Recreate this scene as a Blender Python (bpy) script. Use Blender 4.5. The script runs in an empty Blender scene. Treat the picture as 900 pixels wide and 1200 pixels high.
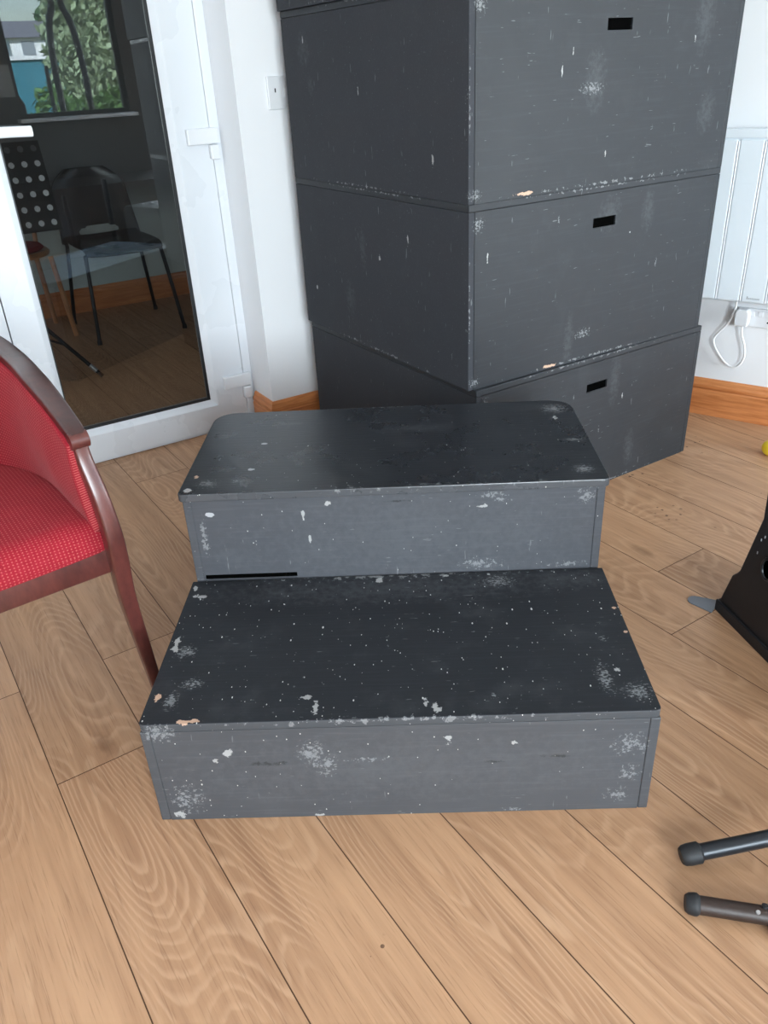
import bpy, bmesh, math, random
from mathutils import Vector, Matrix
C = bpy.context.scene.collection
PI = math.pi
R = math.radians
rnd = random.Random(7)

# ------------------------------------------------------------------ frames
PHI = 0.57245                       # the room's axes are turned against the steps
SX, SY = 0.66474, 1.02437           # near corner of the stacked boxes
UX, UY = math.cos(PHI), math.sin(PHI)
def rm(u, v, z=0.0):                # room coordinates -> world
    return Vector((SX + u*UX - v*UY, SY + u*UY + v*UX, z))

# ------------------------------------------------------------------ node helpers
class NB:
    def __init__(s, name):
        s.m = bpy.data.materials.new(name); s.m.use_nodes = True
        s.t = s.m.node_tree; s.t.nodes.clear()
        s.out = s.t.nodes.new('ShaderNodeOutputMaterial')
    def n(s, typ, **kw):
        nd = s.t.nodes.new('ShaderNode' + typ)
        for k, v in kw.items(): setattr(nd, k, v)
        return nd
    def put(s, sock, val):
        if isinstance(val, bpy.types.NodeSocket): s.t.links.new(val, sock)
        elif val is not None:
            if hasattr(sock.default_value, '__len__') and not isinstance(val, (int, float)):
                val = tuple(val)
                if len(sock.default_value) == 4 and len(val) == 3: val = val + (1,)
            sock.default_value = val
    def math(s, op, a, b=None, c=None, clamp=False):
        nd = s.n('Math', operation=op, use_clamp=clamp)
        s.put(nd.inputs[0], a)
        if b is not None: s.put(nd.inputs[1], b)
        if c is not None: s.put(nd.inputs[2], c)
        return nd.outputs[0]
    def vmath(s, op, a, b=None):
        nd = s.n('VectorMath', operation=op)
        s.put(nd.inputs[0], a)
        if b is not None: s.put(nd.inputs[1], b)
        return nd.outputs['Value'] if op in ('LENGTH', 'DOT_PRODUCT', 'DISTANCE') else nd.outputs[0]
    def coord(s, which='Object'): return s.n('TexCoord').outputs[which]
    def mapping(s, vec, scale=(1,1,1), loc=(0,0,0), rot=(0,0,0)):
        nd = s.n('Mapping'); s.put(nd.inputs[0], vec)
        nd.inputs['Location'].default_value = loc; nd.inputs['Rotation'].default_value = rot; nd.inputs['Scale'].default_value = scale
        return nd.outputs[0]
    def noise(s, vec, scale, detail=3, rough=.55, dist=0.0):
        nd = s.n('TexNoise'); s.put(nd.inputs['Vector'], vec)
        nd.inputs['Scale'].default_value = scale; nd.inputs['Detail'].default_value = detail
        nd.inputs['Roughness'].default_value = rough; nd.inputs['Distortion'].default_value = dist
        return nd.outputs[0]
    def vor(s, vec, scale, rand=1.0, dim='3D'):
        nd = s.n('TexVoronoi', voronoi_dimensions=dim); s.put(nd.inputs['Vector'], vec)
        nd.inputs['Scale'].default_value = scale; nd.inputs['Randomness'].default_value = rand
        return nd
    def ss(s, x, lo, hi):
        nd = s.n('MapRange', interpolation_type='SMOOTHSTEP'); s.put(nd.inputs[0], x)
        s.put(nd.inputs[1], lo); s.put(nd.inputs[2], hi)
        return nd.outputs[0]
    def mix(s, f, a, b):
        nd = s.n('Mix', data_type='RGBA'); s.put(nd.inputs[0], f); s.put(nd.inputs[6], a); s.put(nd.inputs[7], b)
        return nd.outputs[2]
    def bump(s, h, strength=.3, dist=.01):
        nd = s.n('Bump'); nd.inputs['Strength'].default_value = strength; nd.inputs['Distance'].default_value = dist
        s.put(nd.inputs['Height'], h); return nd.outputs[0]
    def bsdf(s, col, rough=.5, metal=0, normal=None, spec=.5, **kw):
        nd = s.n('BsdfPrincipled'); s.put(nd.inputs['Base Color'], col); s.put(nd.inputs['Roughness'], rough)
        s.put(nd.inputs['Metallic'], metal); s.put(nd.inputs['Specular IOR Level'], spec)
        if normal is not None: s.put(nd.inputs['Normal'], normal)
        for k, v in kw.items(): s.put(nd.inputs[k], v)
        s.t.links.new(nd.outputs[0], s.out.inputs[0]); return s.m

def srgb(r, g, b):
    f = lambda c: (c/255/12.92) if c <= 10 else ((c/255+.055)/1.055)**2.4
    return (f(r), f(g), f(b))

def plain(name, col, rough=.5, metal=0, var=.12, scale=8, bumps=0.0, spec=.5):
    b = NB(name); co = b.coord()
    n = b.noise(co, scale, 4)
    c = b.mix(n, [x*(1-var) for x in col], [min(1, x*(1+var)) for x in col])
    nm = b.bump(b.noise(co, scale*12, 3), bumps, .004) if bumps else None
    return b.bsdf(c, b.math('ADD', b.math('MULTIPLY', n, .12), rough-.06), metal, nm, spec)

# worn black paint on plywood; marks = (centre, half extents, kind) in the thing's own coordinates
def paint(name, marks=(), base=(.030,.033,.037), base2=(.040,.044,.050), specks=.5, dust=.10, seed=0.0, rough=.5, density=0.0, spec=.4, lit_edge_col=None):
    b = NB(name); co = b.coord(); p = b.mapping(co, loc=(seed, seed*.7, seed*.3))
    big = b.noise(p, 2.3, 4)
    mid = b.noise(p, 11, 5, .6)
    brush = b.noise(b.mapping(p, scale=(2.5, 55, 55)), 3, 3)
    col = b.mix(big, base, base2)
    col = b.mix(b.math('MULTIPLY', b.ss(brush, .5, .75), .25), col, [x*1.5 for x in base2])
    if lit_edge_col:      # front edge of a lid takes the fronts' lightened, light-facing tone
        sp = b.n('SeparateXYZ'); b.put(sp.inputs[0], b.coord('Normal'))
        col = b.mix(b.math('LESS_THAN', sp.outputs[1], -.6), col, lit_edge_col)
    # greyish dusty bloom
    d = b.math('MULTIPLY', b.ss(mid, .5, .8), dust)
    col = b.mix(d, col, (.22,.23,.24))
    # rubbed scratches
    sc = b.noise(b.mapping(p, scale=(9, 60, 60), rot=(0, 0, .5)), 3.2, 2)
    sc2 = b.noise(b.mapping(p, scale=(55, 55, 8), rot=(.2, .3, 0)), 2.2, 2)
    m = b.math('MAXIMUM', b.ss(sc, .715, .75), b.ss(sc2, .72, .76))
    col = b.mix(b.math('MULTIPLY', m, .22), col, (.38,.39,.40))
    # tiny white specks where the ply shows
    if specks:
        tot = None
        for sclv, rad, keep in ((75, .17, .975-.13*density), (130, .21, .975-.11*density), (34, .095, .97-.20*density)):
            v = b.vor(b.mapping(p, scale=(1.5, .75, 1.0)), sclv)
            sep = b.n('SeparateColor'); b.put(sep.inputs[0], v.outputs['Color'])
            dens = b.math('ADD', b.math('MULTIPLY', big, .20), keep-.10)
            k = b.math('MULTIPLY', b.math('LESS_THAN', v.outputs['Distance'], b.math('MULTIPLY', sep.outputs[1], rad)),
                       b.math('GREATER_THAN', sep.outputs[0], dens))
            tot = k if tot is None else b.math('MAXIMUM', tot, k)
        col = b.mix(b.math('MULTIPLY', tot, specks), col, (.62,.61,.58))
    # placed marks
    if marks:
        fine = b.noise(b.mapping(p, scale=(1, 1.6, 1)), 150, 3, .7); coarse = b.noise(p, 70, 3, .7)
        acc = {}
        # kind: (noise, pull towards the centre, threshold from, to)
        rule = {'scuff': (fine, .24, .62, .74), 'chip': (coarse, .42, .70, .76), 'wood': (coarse, .50, .72, .77), 'edge': (coarse, .20, .66, .74),
                'dust': (coarse, .30, .45, .90), 'dark': (coarse, .35, .60, .85), 'solid': (coarse, .9, .80, .90)}
        for c, e, kind in marks:
            q = b.vmath('MULTIPLY', b.vmath('SUBTRACT', co, tuple(c)), tuple(1/x for x in e))
            l = b.math('SUBTRACT', 1.0, b.vmath('LENGTH', q), clamp=True)
            nz, pull, lo, hi = rule[kind]
            k = b.math('MULTIPLY', b.ss(b.math('MULTIPLY_ADD', l, pull, nz), lo, hi), b.ss(l, 0.0, .12))
            acc[kind] = k if kind not in acc else b.math('MAXIMUM', acc[kind], k)
        cols = {'scuff': ((.34,.35,.36), .45), 'chip': ((.46,.46,.45), .66), 'wood': ((.52,.34,.24), .9), 'edge': ((.26,.265,.27), .6),
                'dust': ((.12,.127,.137), .22), 'dark': ((.012,.013,.015), .75), 'solid': ((.40,.405,.42), .9)}
        for kind in ('dust', 'dark', 'edge', 'scuff', 'chip', 'wood', 'solid'):
            if kind in acc: col = b.mix(b.math('MULTIPLY', acc[kind], cols[kind][1]), col, cols[kind][0])
    nm = b.bump(b.math('ADD', b.math('MULTIPLY', brush, .6), b.math('MULTIPLY', mid, .6)), .14, .004)
    return b.bsdf(col, b.math('ADD', b.math('MULTIPLY', mid, .22), rough-.11), 0, nm, spec)

def wood(name, a, b_, scale=(3, 40, 40), rough=.35, coat=0.0, seed=0, rot=(0,0,0)):
    b = NB(name); co = b.mapping(b.coord(), scale=scale, loc=(seed, seed, seed), rot=rot)
    n1 = b.noise(co, 1.2, 5, .6, .6); n2 = b.noise(co, 4.5, 4, .6)
    f = b.math('ADD', b.math('MULTIPLY', n1, .65), b.math('MULTIPLY', n2, .35))
    col = b.mix(b.ss(f, .3, .7), a, b_)
    return b.bsdf(col, rough, 0, b.bump(n2, .08, .003), .5, **{'Coat Weight': coat, 'Coat Roughness': .18})

# ------------------------------------------------------------------ mesh helpers
def box(bm, x0, x1, y0, y1, z0, z1):
    vs = [bm.verts.new(p) for p in ((x0,y0,z0),(x1,y0,z0),(x1,y1,z0),(x0,y1,z0),(x0,y0,z1),(x1,y0,z1),(x1,y1,z1),(x0,y1,z1))]
    for f in ((3,2,1,0),(4,5,6,7),(0,1,5,4),(1,2,6,5),(2,3,7,6),(3,0,4,7)): bm.faces.new([vs[i] for i in f])
def prism(bm, pts, axis, a, b):
    """polygon pts (two coords) drawn out along axis from a to b"""
    def P(p, t): return {'x': (t, p[0], p[1]), 'y': (p[0], t, p[1]), 'z': (p[0], p[1], t)}[axis]
    lo = [bm.verts.new(P(p, a)) for p in pts]; hi = [bm.verts.new(P(p, b)) for p in pts]
    n = len(pts)
    bm.faces.new(lo[::-1]); bm.faces.new(hi)
    for i in range(n): bm.faces.new((lo[i], lo[(i+1) % n], hi[(i+1) % n], hi[i]))
def sweep(bm, pts, sect, up=(0,0,1), cap=True, closed=False, scales=None):
    """draw a closed section (list of (side, up) offsets) along pts"""
    pts = [Vector(p) for p in pts]; up = Vector(up); n = len(pts); rings = []
    for i, p in enumerate(pts):
        a = pts[i-1] if (i > 0 or closed) else p; c = pts[(i+1) % n] if (i < n-1 or closed) else p
        t = (c - a).normalized(); s = t.cross(up)
        if s.length < 1e-4: s = t.cross(Vector((0, 1, 0.01)))
        s.normalize(); w = s.cross(t).normalized()
        k = scales[i] if scales else (1, 1)
        rings.append([bm.verts.new(p + s*x*k[0] + w*y*k[1]) for x, y in sect])
    m = len(sect)
    for i in range(n if closed else n-1):
        A, B = rings[i], rings[(i+1) % n]
        for j in range(m): bm.faces.new((A[j], A[(j+1) % m], B[(j+1) % m], B[j]))
    if cap and not closed: bm.faces.new(rings[0][::-1]); bm.faces.new(rings[-1])
def circ(r, n=12, ry=None): return [(r*math.cos(2*PI*k/n), (ry or r)*math.sin(2*PI*k/n)) for k in range(n)]
def rrect(w, h, r=.006, seg=3):
    out = []
    for cx, cy, a0 in ((w/2-r, h/2-r, 0), (-w/2+r, h/2-r, 90), (-w/2+r, -h/2+r, 180), (w/2-r, -h/2+r, 270)):
        for k in range(seg+1):
            a = R(a0 + 90*k/seg); out.append((cx + r*math.cos(a), cy + r*math.sin(a)))
    return out
def tube(bm, pts, r, n=12, up=(0,0,1)): sweep(bm, pts, circ(r, n), up)
def lathe(bm, prof, n=24, centre=(0,0,0)):
    rings = []
    for r, z in prof:
        rings.append([bm.verts.new((centre[0]+r*math.cos(2*PI*k/n), centre[1]+r*math.sin(2*PI*k/n), centre[2]+z)) for k in range(n)])
    for A, B in zip(rings, rings[1:]):
        for k in range(n): bm.faces.new((A[k], A[(k+1) % n], B[(k+1) % n], B[k]))
    bm.faces.new(rings[0][::-1]); bm.faces.new(rings[-1])
def spline(pts, n=8):
    """Catmull-Rom through the points"""
    P = [Vector(p) for p in pts]; P = [P[0]*2-P[1]] + P + [P[-1]*2-P[-2]]; out = []
    for i in range(1, len(P)-2):
        for k in range(n):
            t = k/n; a, b, c, d = P[i-1], P[i], P[i+1], P[i+2]
            out.append(.5*((2*b) + (c-a)*t + (2*a-5*b+4*c-d)*t*t + (3*b-a-3*c+d)*t**3))
    out.append(P[-2]); return out
def make(name, bm, mat, parent=None, bevel=0, seg=2, smooth=False, loc=None, rotz=None):
    bmesh.ops.recalc_face_normals(bm, faces=bm.faces)
    me = bpy.data.meshes.new(name); bm.to_mesh(me); bm.free()
    if smooth:
        for p in me.polygons: p.use_smooth = True
        try: me.set_sharp_from_angle(angle=R(40))
        except Exception: pass
    o = bpy.data.objects.new(name, me); C.objects.link(o); me.materials.append(mat)
    if parent: o.parent = parent
    if loc is not None: o.location = loc
    if rotz is not None: o.rotation_euler = (0, 0, rotz)
    if bevel:
        md = o.modifiers.new('bevel', 'BEVEL'); md.width = bevel; md.segments = seg; md.limit_method = 'ANGLE'; md.angle_limit = R(35)
    return o
def boxes(name, lst, mat, parent=None, bevel=0, **kw):
    bm = bmesh.new()
    for b in lst: box(bm, *b)
    return make(name, bm, mat, parent, bevel, **kw)
def tag(o, label, cat, group=None, kind=None):
    o['label'] = label; o['category'] = cat
    if group: o['group'] = group
    if kind: o['kind'] = kind
    return o
def empty(name, loc, rotz=0.0):
    o = bpy.data.objects.new(name, None); C.objects.link(o); o.empty_display_size = .1
    o.location = loc; o.rotation_euler = (0, 0, rotz); return o
def thing(name, loc, rotz, label, cat, group=None): return tag(empty(name, loc, rotz), label, cat, group)
def struct(o, label, cat): return tag(o, label, cat, kind='structure')
RO = rm(0, 0)                        # origin of the room frame
def rbox(name, lst, mat, label, cat, bevel=0):
    return struct(boxes(name, lst, mat, None, bevel, loc=RO, rotz=PHI), label, cat)

# ------------------------------------------------------------------ materials
def wall_paint(name, col):
    b = NB(name); co = b.coord(); n = b.noise(co, 1.1, 3); n2 = b.noise(co, 160, 3)
    return b.bsdf(b.mix(n, [x*.97 for x in col], col), .75, 0, b.bump(n2, .08, .002), .25)
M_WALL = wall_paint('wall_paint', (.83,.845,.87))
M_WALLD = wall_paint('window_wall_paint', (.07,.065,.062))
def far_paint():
    b = NB('far_wall_dimmed'); co = b.coord(); sp = b.n('SeparateXYZ'); b.put(sp.inputs[0], co)
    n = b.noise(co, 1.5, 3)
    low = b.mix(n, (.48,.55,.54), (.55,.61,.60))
    return b.bsdf(b.mix(b.ss(sp.outputs[2], .42, .72), low, (.13,.14,.145)), .8, 0, None, .2)  # upper wall's colour darkened against the daylight through the door glass
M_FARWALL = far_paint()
M_CEIL = wall_paint('ceiling_paint', (.85,.85,.85))
M_UPVC = plain('white_upvc', (.70,.73,.77), .28, var=.004, scale=3)
M_WHITE = plain('white_plastic', (.72,.74,.77), .35, var=.02, scale=5)
M_LEADW = plain('white_lead', (.80,.81,.82), .45, var=.03)
M_HEAT = plain('heater_enamel', (.74,.80,.85), .33, var=.02, scale=3)
M_GREYTXT = plain('grey_print', (.42,.45,.48), .5, var=.02)
M_GASKET = plain('black_gasket', (.012,.013,.015), .45)
M_PINE = wood('orange_pine', srgb(172,100,52), srgb(214,142,88), (3.0, 3.0, 45), .38, .2)
M_MAHOG = wood('dark_red_wood', (.050,.013,.011), (.115,.029,.023), (14, 14, 5), .36, .4)
M_RAIL = wood('darker_red_wood', (.030,.009,.008), (.062,.018,.014), (14, 14, 5), .36, .4)
M_BLKPL = plain('black_plastic', (.010,.010,.012), .38, var=.25, scale=6)
M_BLKSEAT = plain('black_gloss_plastic', (.008,.008,.010), .25, var=.15, scale=6)
M_SPK = plain('black_speaker_case', (.008,.010,.014), .55, var=.3, scale=40, bumps=.25)
M_RUBBER = plain('black_rubber', (.012,.013,.015), .6, var=.2, scale=30)
M_TUBE = plain('charcoal_tube', (.022,.025,.030), .33, .4, var=.15, scale=20)
M_TUBEB = plain('brown_black_tube', (.030,.017,.013), .45, .1, var=.2, scale=25, bumps=.1)
M_STEEL = plain('bright_steel', (.65,.66,.68), .3, 1, var=.05)
M_GREYRUB = plain('grey_flap', (.13,.14,.16), .6, var=.15, scale=20)
M_YEL = plain('yellow_plastic', (.85,.62,.03), .4, var=.06)
M_PAPER = plain('pale_paper', (.85,.86,.86), .7, var=.02)
M_DARK = plain('hole_shade', (.0015,.0015,.0015), .95, spec=0.0)  # near-black standing for the shade inside openings
M_BLKMET = plain('black_metal', (.010,.010,.011), .35, .3, var=.15)
M_COPPER = wood('light_brown_wood', srgb(150,96,58), srgb(206,150,104), (8, 8, 3), .3, .4)
M_REDPAD = plain('dark_red_pad', (.24,.02,.03), .8, var=.2, scale=30)
M_PLY = plain('raw_ply', (.45,.30,.18), .8, var=.2, scale=20)
M_DUSTBIT = plain('debris', (.06,.03,.02), .9)

def glass(name, tint, gain):
    b = NB(name)
    tr = b.n('BsdfTransparent'); tr.inputs[0].default_value = tint + (1,)
    gl = b.n('BsdfGlossy'); gl.inputs['Roughness'].default_value = 0.0; gl.inputs[0].default_value = (.93,.97,1,1)
    fr = b.n('Fresnel'); fr.inputs[0].default_value = 1.5
    f = b.math('MULTIPLY', fr.outputs[0], gain, clamp=True)
    mx = b.n('MixShader'); b.put(mx.inputs[0], f); b.t.links.new(tr.outputs[0], mx.inputs[1]); b.t.links.new(gl.outputs[0], mx.inputs[2])
    b.t.links.new(mx.outputs[0], b.out.inputs[0]); return b.m
M_GLASS = glass('door_glass', (.70,.72,.72), 2.6)
M_DKFRAME = plain('dark_window_frame', (.02,.02,.022), .4)
M_WGLASS = glass('window_glass', (.93,.95,.95), 1.2)

def fabric(name):
    b = NB(name); uv = b.coord('UV')
    v = b.vor(uv, 1/.0078, 0.0, '2D')
    dot = b.ss(v.outputs['Distance'], .27, .13)
    co = b.coord(); n = b.noise(co, 26, 4); weave = b.noise(co, 420, 2)
    base = b.mix(n, (.21,.006,.014), (.30,.011,.022))
    base = b.mix(b.math('MULTIPLY', b.ss(weave, .45, .7), .45), base, (.34,.028,.045))
    col = b.mix(b.math('MULTIPLY', dot, .40), base, (.62,.21,.18))
    nm = b.bump(b.math('ADD', weave, b.math('MULTIPLY', dot, .8)), .35, .002)
    return b.bsdf(col, .85, 0, nm, .2, **{'Sheen Weight': .15, 'Sheen Roughness': .4, 'Sheen Tint': (.9,.35,.35)})
M_FABRIC = fabric('red_dotted_fabric')

# ------------------------------------------------------------------ floor of oak planks
PD = R(180-55.73)                    # plank direction
def floor_mat():
    b = NB('oak_laminate'); co = b.coord()
    at = b.n('Attribute', attribute_name='plank').outputs['Color']
    sep = b.n('SeparateColor'); b.put(sep.inputs[0], at)
    off = b.vmath('MULTIPLY', at, (37.0, 61.0, 23.0))
    p = b.vmath('ADD', co, off)
    # cathedral figure: contour lines of stretched noise
    warp = b.noise(b.mapping(p, scale=(2.6, 9, 1)), 2.2, 3)
    base = b.noise(b.mapping(p, scale=(1.0, 4.6, 1)), 1.35, 0, .4)
    h = b.math('ADD', b.math('MULTIPLY', base, 30), b.math('MULTIPLY', warp, 1.7))
    ring = b.math('FRACT', h)
    ring = b.math('MULTIPLY', b.ss(ring, .0, .42), b.ss(ring, 1.0, .80))
    pore = b.noise(b.mapping(p, scale=(7, 210, 1)), 1.6, 3, .6)
    streak = b.noise(b.mapping(p, scale=(1.2, 26, 1)), 2.0, 4, .55)
    cloud = b.noise(b.mapping(p, scale=(1.5, 3, 1)), 1.6, 3)
    light, dark = srgb(190,149,114), srgb(146,107,79)
    f = b.math('ADD', b.math('MULTIPLY', streak, .62), b.math('MULTIPLY', cloud, .42))
    col = b.mix(b.ss(f, .28, .86), light, dark)
    amt = b.math('MULTIPLY', b.ss(cloud, .40, .58), .36)
    col = b.mix(b.math('MULTIPLY', b.math('SUBTRACT', 1.0, ring), amt), col, srgb(210,172,138))
    col = b.mix(b.math('MULTIPLY', b.ss(pore, .54, .70), .34), col, srgb(104,70,48))
    # knots
    kv = b.vor(b.mapping(p, scale=(1.6, 4.2, 1)), 1.35)
    ks = b.n('SeparateColor'); b.put(ks.inputs[0], kv.outputs['Color'])
    kd = b.math('ADD', kv.outputs['Distance'], b.math('MULTIPLY', b.math('SUBTRACT', b.noise(p, 40, 3), .5), .10))
    kn = b.math('MULTIPLY', b.ss(kd, .13, .02), b.math('GREATER_THAN', ks.outputs[0], .62))
    col = b.mix(b.math('MULTIPLY', kn, .55), col, srgb(112,76,50))
    # plank to plank tone
    tone = b.math('ADD', .90, b.math('MULTIPLY', sep.outputs[0], .16))
    col = b.vmath('MULTIPLY', col, b.n('CombineXYZ').outputs[0]) if False else col
    sc = b.n('VectorMath', operation='SCALE'); b.put(sc.inputs[0], col); b.put(sc.inputs['Scale'], tone); col = sc.outputs[0]
    # dirt crumbs trodden in near the stack and by the edge
    w = b.vor(co, 60); ws = b.n('SeparateColor'); b.put(ws.inputs[0], w.outputs['Color'])
    cr = b.math('MULTIPLY', b.math('LESS_THAN', w.outputs['Distance'], b.math('MULTIPLY', ws.outputs[1], .32)), b.math('GREATER_THAN', ws.outputs[0], .55))
    ca, sa = math.cos(PD), math.sin(PD); area = None
    for (x, y, r) in ((1.29,1.11,.075),(1.60,1.24,.06),(1.53,1.59,.10),(1.26,1.34,.09),(-.18,-.24,.02),(.41,-.26,.03),(1.36,1.02,.05)):
        lx, ly = x*ca + y*sa, -x*sa + y*ca
        k = b.ss(b.vmath('DISTANCE', co, (lx, ly, 0)), r, r*.35)
        area = k if area is None else b.math('MAXIMUM', area, k)
    col = b.mix(b.math('MULTIPLY', b.math('MULTIPLY', cr, area), .8), col, srgb(70,42,30))
    nm = b.bump(b.math('ADD', b.math('MULTIPLY', pore, -.8), b.math('MULTIPLY', ring, .25)), .12, .002)
    return b.bsdf(col, b.math('ADD', .36, b.math('MULTIPLY', streak, .16)), 0, nm, .38)
M_FLOOR = floor_mat()
M_SEAM = plain('plank_seam', srgb(84,56,38), .8)

def build_floor():
    bm = bmesh.new(); lay = bm.loops.layers.float_color.new('plank')
    # local frame: x along the planks, y across.  strip k covers n in [n0+k*w, ...] measured in the photo's sense
    p0, w, L, g = -.1432, .1932, 1.29, .0011
    # measured end joints: strip -> position along (photo sense; local x = -d, local y = -n)
    known = {8: .005, 7: .205, 0: -.211, 1: -.552, -1: -.555, 2: .90, 3: 1.12, 4: 1.15, 5: 1.02, 6: .65, 9: .30, 10: .20, 11: .0, 12: .10, 13: .0}
    for k in range(-34, 38):
        j0 = known.get(k, rnd.uniform(-.6, .6))
        for q in range(-6, 7):
            a, c = j0 + q*L, j0 + (q+1)*L
            x0, x1 = -c + g, -a - g; y0, y1 = -(p0 + (k+1)*w) + g, -(p0 + k*w) - g
            vs = [bm.verts.new(v) for v in ((x0,y0,0),(x1,y0,0),(x1,y1,0),(x0,y1,0))]
            f = bm.faces.new(vs); col = (rnd.random(), rnd.random(), rnd.random(), 1)
            for l in f.loops: l[lay] = col
    # trim to the two rooms
    rot = Matrix.Rotation(-PD, 4, 'Z')
    U, V = Vector((UX, UY, 0)), Vector((-UY, UX, 0))
    for pt, nrm in ((rm(-3.2,0), -U), (rm(3.1,0), U), (rm(0,-4.0), -V), (rm(0,3.57), V)):
        bmesh.ops.bisect_plane(bm, geom=bm.verts[:]+bm.edges[:]+bm.faces[:], plane_co=rot @ pt, plane_no=(rot.to_3x3() @ nrm), clear_outer=True)
    o = make('floor', bm, M_FLOOR, rotz=PD)
    struct(o, 'light oak laminate floor of long planks running away from the camera', 'floor')
    bm = bmesh.new(); box(bm, -3.2, 3.1, -4.0, 3.57, -.06, -.0015)
    s = make('subfloor', bm, M_SEAM); s.location = RO; s.rotation_euler = (0, 0, PHI)
    s.parent = o; s.matrix_parent_inverse = Matrix.Rotation(-PD, 4, 'Z')
    return o
build_floor()

# ------------------------------------------------------------------ room shell
VW = 1.035        # face of the wall with the door
VD = 1.215        # face of the door leaf
CZ = 2.42
DR, DL = -.135, -1.06     # door opening
DT = 2.13
rbox('wall_left', [(DR, .92, VW, 1.31, 0, CZ), (-3.2, DL, VW, 1.31, 0, CZ), (DL, DR, VW, 1.31, DT, CZ)], M_WALL,
     'white painted wall around the glazed door, behind the stacked boxes', 'wall')
# right wall: its own frame, x = along the wall away from camera, y = into the room
WA = R(145); WD = Vector((math.cos(WA), math.sin(WA), 0)); WN = Vector((-math.sin(WA), -math.cos(WA)*-1, 0))
WN = Vector((-math.sin(WA), math.cos(WA), 0))            # points into the room
W0 = Vector((1.60602, 1.91127, 0))
WROT = math.atan2(WD.y, WD.x)
def wloc(s, off=0, z=0): return W0 + WD*s + WN*off + Vector((0, 0, z))
o = boxes('wall_right', [(-4.75, -4.3, -.16, 0, 0, CZ), (-4.3, -2.1, -.16, 0, 0, .75), (-4.3, -2.1, -.16, 0, 2.2, CZ), (-2.1, .93, -.16, 0, 0, CZ)], M_WALL, None, loc=W0, rotz=WROT)
struct(o, 'white painted wall carrying the panel heater', 'wall')
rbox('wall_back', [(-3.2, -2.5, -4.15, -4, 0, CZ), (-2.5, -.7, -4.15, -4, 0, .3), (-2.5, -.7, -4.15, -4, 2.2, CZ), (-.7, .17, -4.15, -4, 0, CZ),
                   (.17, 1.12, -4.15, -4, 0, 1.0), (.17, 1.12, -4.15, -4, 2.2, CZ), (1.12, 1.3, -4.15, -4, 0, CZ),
                   (1.3, 2.75, -4.15, -4, 0, .1), (1.3, 2.75, -4.15, -4, 2.2, CZ), (2.75, 3.1, -4.15, -4, 0, CZ), (-.3, 1.28, -4, -3.2, 0, .5)], M_WALLD,  # last block is added, dark, to hide the bright floor in the glass reflection
     'wall with the windows facing the glazed door, plus an added dark block over the bright floor', 'wall')
rbox('wall_side', [(-3.35, -3.2, -4.15, 3.72, 0, CZ)], M_WALL, 'plain white side wall of the room', 'wall')
rbox('ceiling', [(-3.35, 3.2, -4.15, 3.72, CZ, CZ+.1)], M_CEIL, 'flat white ceiling', 'ceiling')
rbox('wall_far', [(-3.2, 3.1, 3.57, 3.72, 0, CZ)], M_FARWALL, 'pale wall of the room seen through the door glass, its upper part darkened in colour', 'wall')
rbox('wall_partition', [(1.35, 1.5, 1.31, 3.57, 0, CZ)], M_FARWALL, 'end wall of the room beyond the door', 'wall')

def skirt(name, pts2, label, flip=1):
    """skirting drawn along floor points with a moulded section; offsets to the left of travel"""
    sect = [(0,0),(.018,0),(.018,.098),(.015,.103),(.017,.108),(.016,.118),(.011,.125),(.009,.134),(.004,.142),(0,.142)]
    bm = bmesh.new(); n = len(pts2); P = [Vector((p[0], p[1], 0)) for p in pts2]; rings = []
    for i, p in enumerate(P):
        d1 = (P[i]-P[i-1]).normalized() if i else None; d2 = (P[i+1]-P[i]).normalized() if i < n-1 else None
        n1 = Vector((-d1.y, d1.x, 0)) if d1 else None; n2 = Vector((-d2.y, d2.x, 0)) if d2 else None
        if n1 and n2: m = (n1+n2); m = m / m.length; m = m / max(.3, m.dot(n1))
        else: m = n1 or n2
        rings.append([bm.verts.new(p + m*a*flip + Vector((0,0,z))) for a, z in sect])
    for A, B in zip(rings, rings[1:]):
        for j in range(len(sect)): bm.faces.new((A[j], A[(j+1) % len(sect)], B[(j+1) % len(sect)], B[j]))
    bm.faces.new(rings[0][::-1]); bm.faces.new(rings[-1])
    return struct(make(name, bm, M_PINE), label, 'skirting board')
def r2(u, v): p = rm(u, v); return (p.x, p.y)
skirt('baseboard_left', [r2(DR, 1.19), r2(DR, VW), r2(.86, VW)], 'orange pine skirting board turning into the door reveal', -1)
skirt('baseboard_right', [wloc(-4.0)[:2], wloc(.86)[:2]], 'orange pine skirting board with moulded top under the panel heater', 1)
skirt('baseboard_far', [r2(-3.1, 3.57), r2(1.33, 3.57)], 'pine skirting board seen through the door glass', -1)

# windows (frame, panes, sill)
def window(name, u0, u1, z0, z1, label, mull=()):
    e = struct(empty(name, rm(u0, -4.075, z0), PHI), label, 'window'); w, h = u1-u0, z1-z0; t = .035
    fr = [(0, w, -.03, .03, 0, t), (0, w, -.03, .03, h-t, h), (0, t, -.03, .03, t, h-t), (w-t, w, -.03, .03, t, h-t)]
    for m in mull: fr.append((m-.03, m+.03, -.03, .03, t, h-t))
    boxes('window_frame', fr, M_DKFRAME, e, .004)
    boxes('window_pane', [(t, w-t, -.003, .003, t, h-t)], M_WGLASS, e)
    boxes('window_sill', [(-.03, w+.03, .03, .22, -.03, 0)], M_UPVC, e, .006)
window('window_1', .17, 1.12, 1.0, 2.2, 'window mirrored in the door glass, looking out to trees and a house')
window('window_2', 1.3, 2.75, .1, 2.2, 'wide window of the wall facing the door', (.72,))
window('window_3', -2.5, -.7, .3, 2.2, 'window at the left end of the wall facing the door', (.9,))
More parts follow.
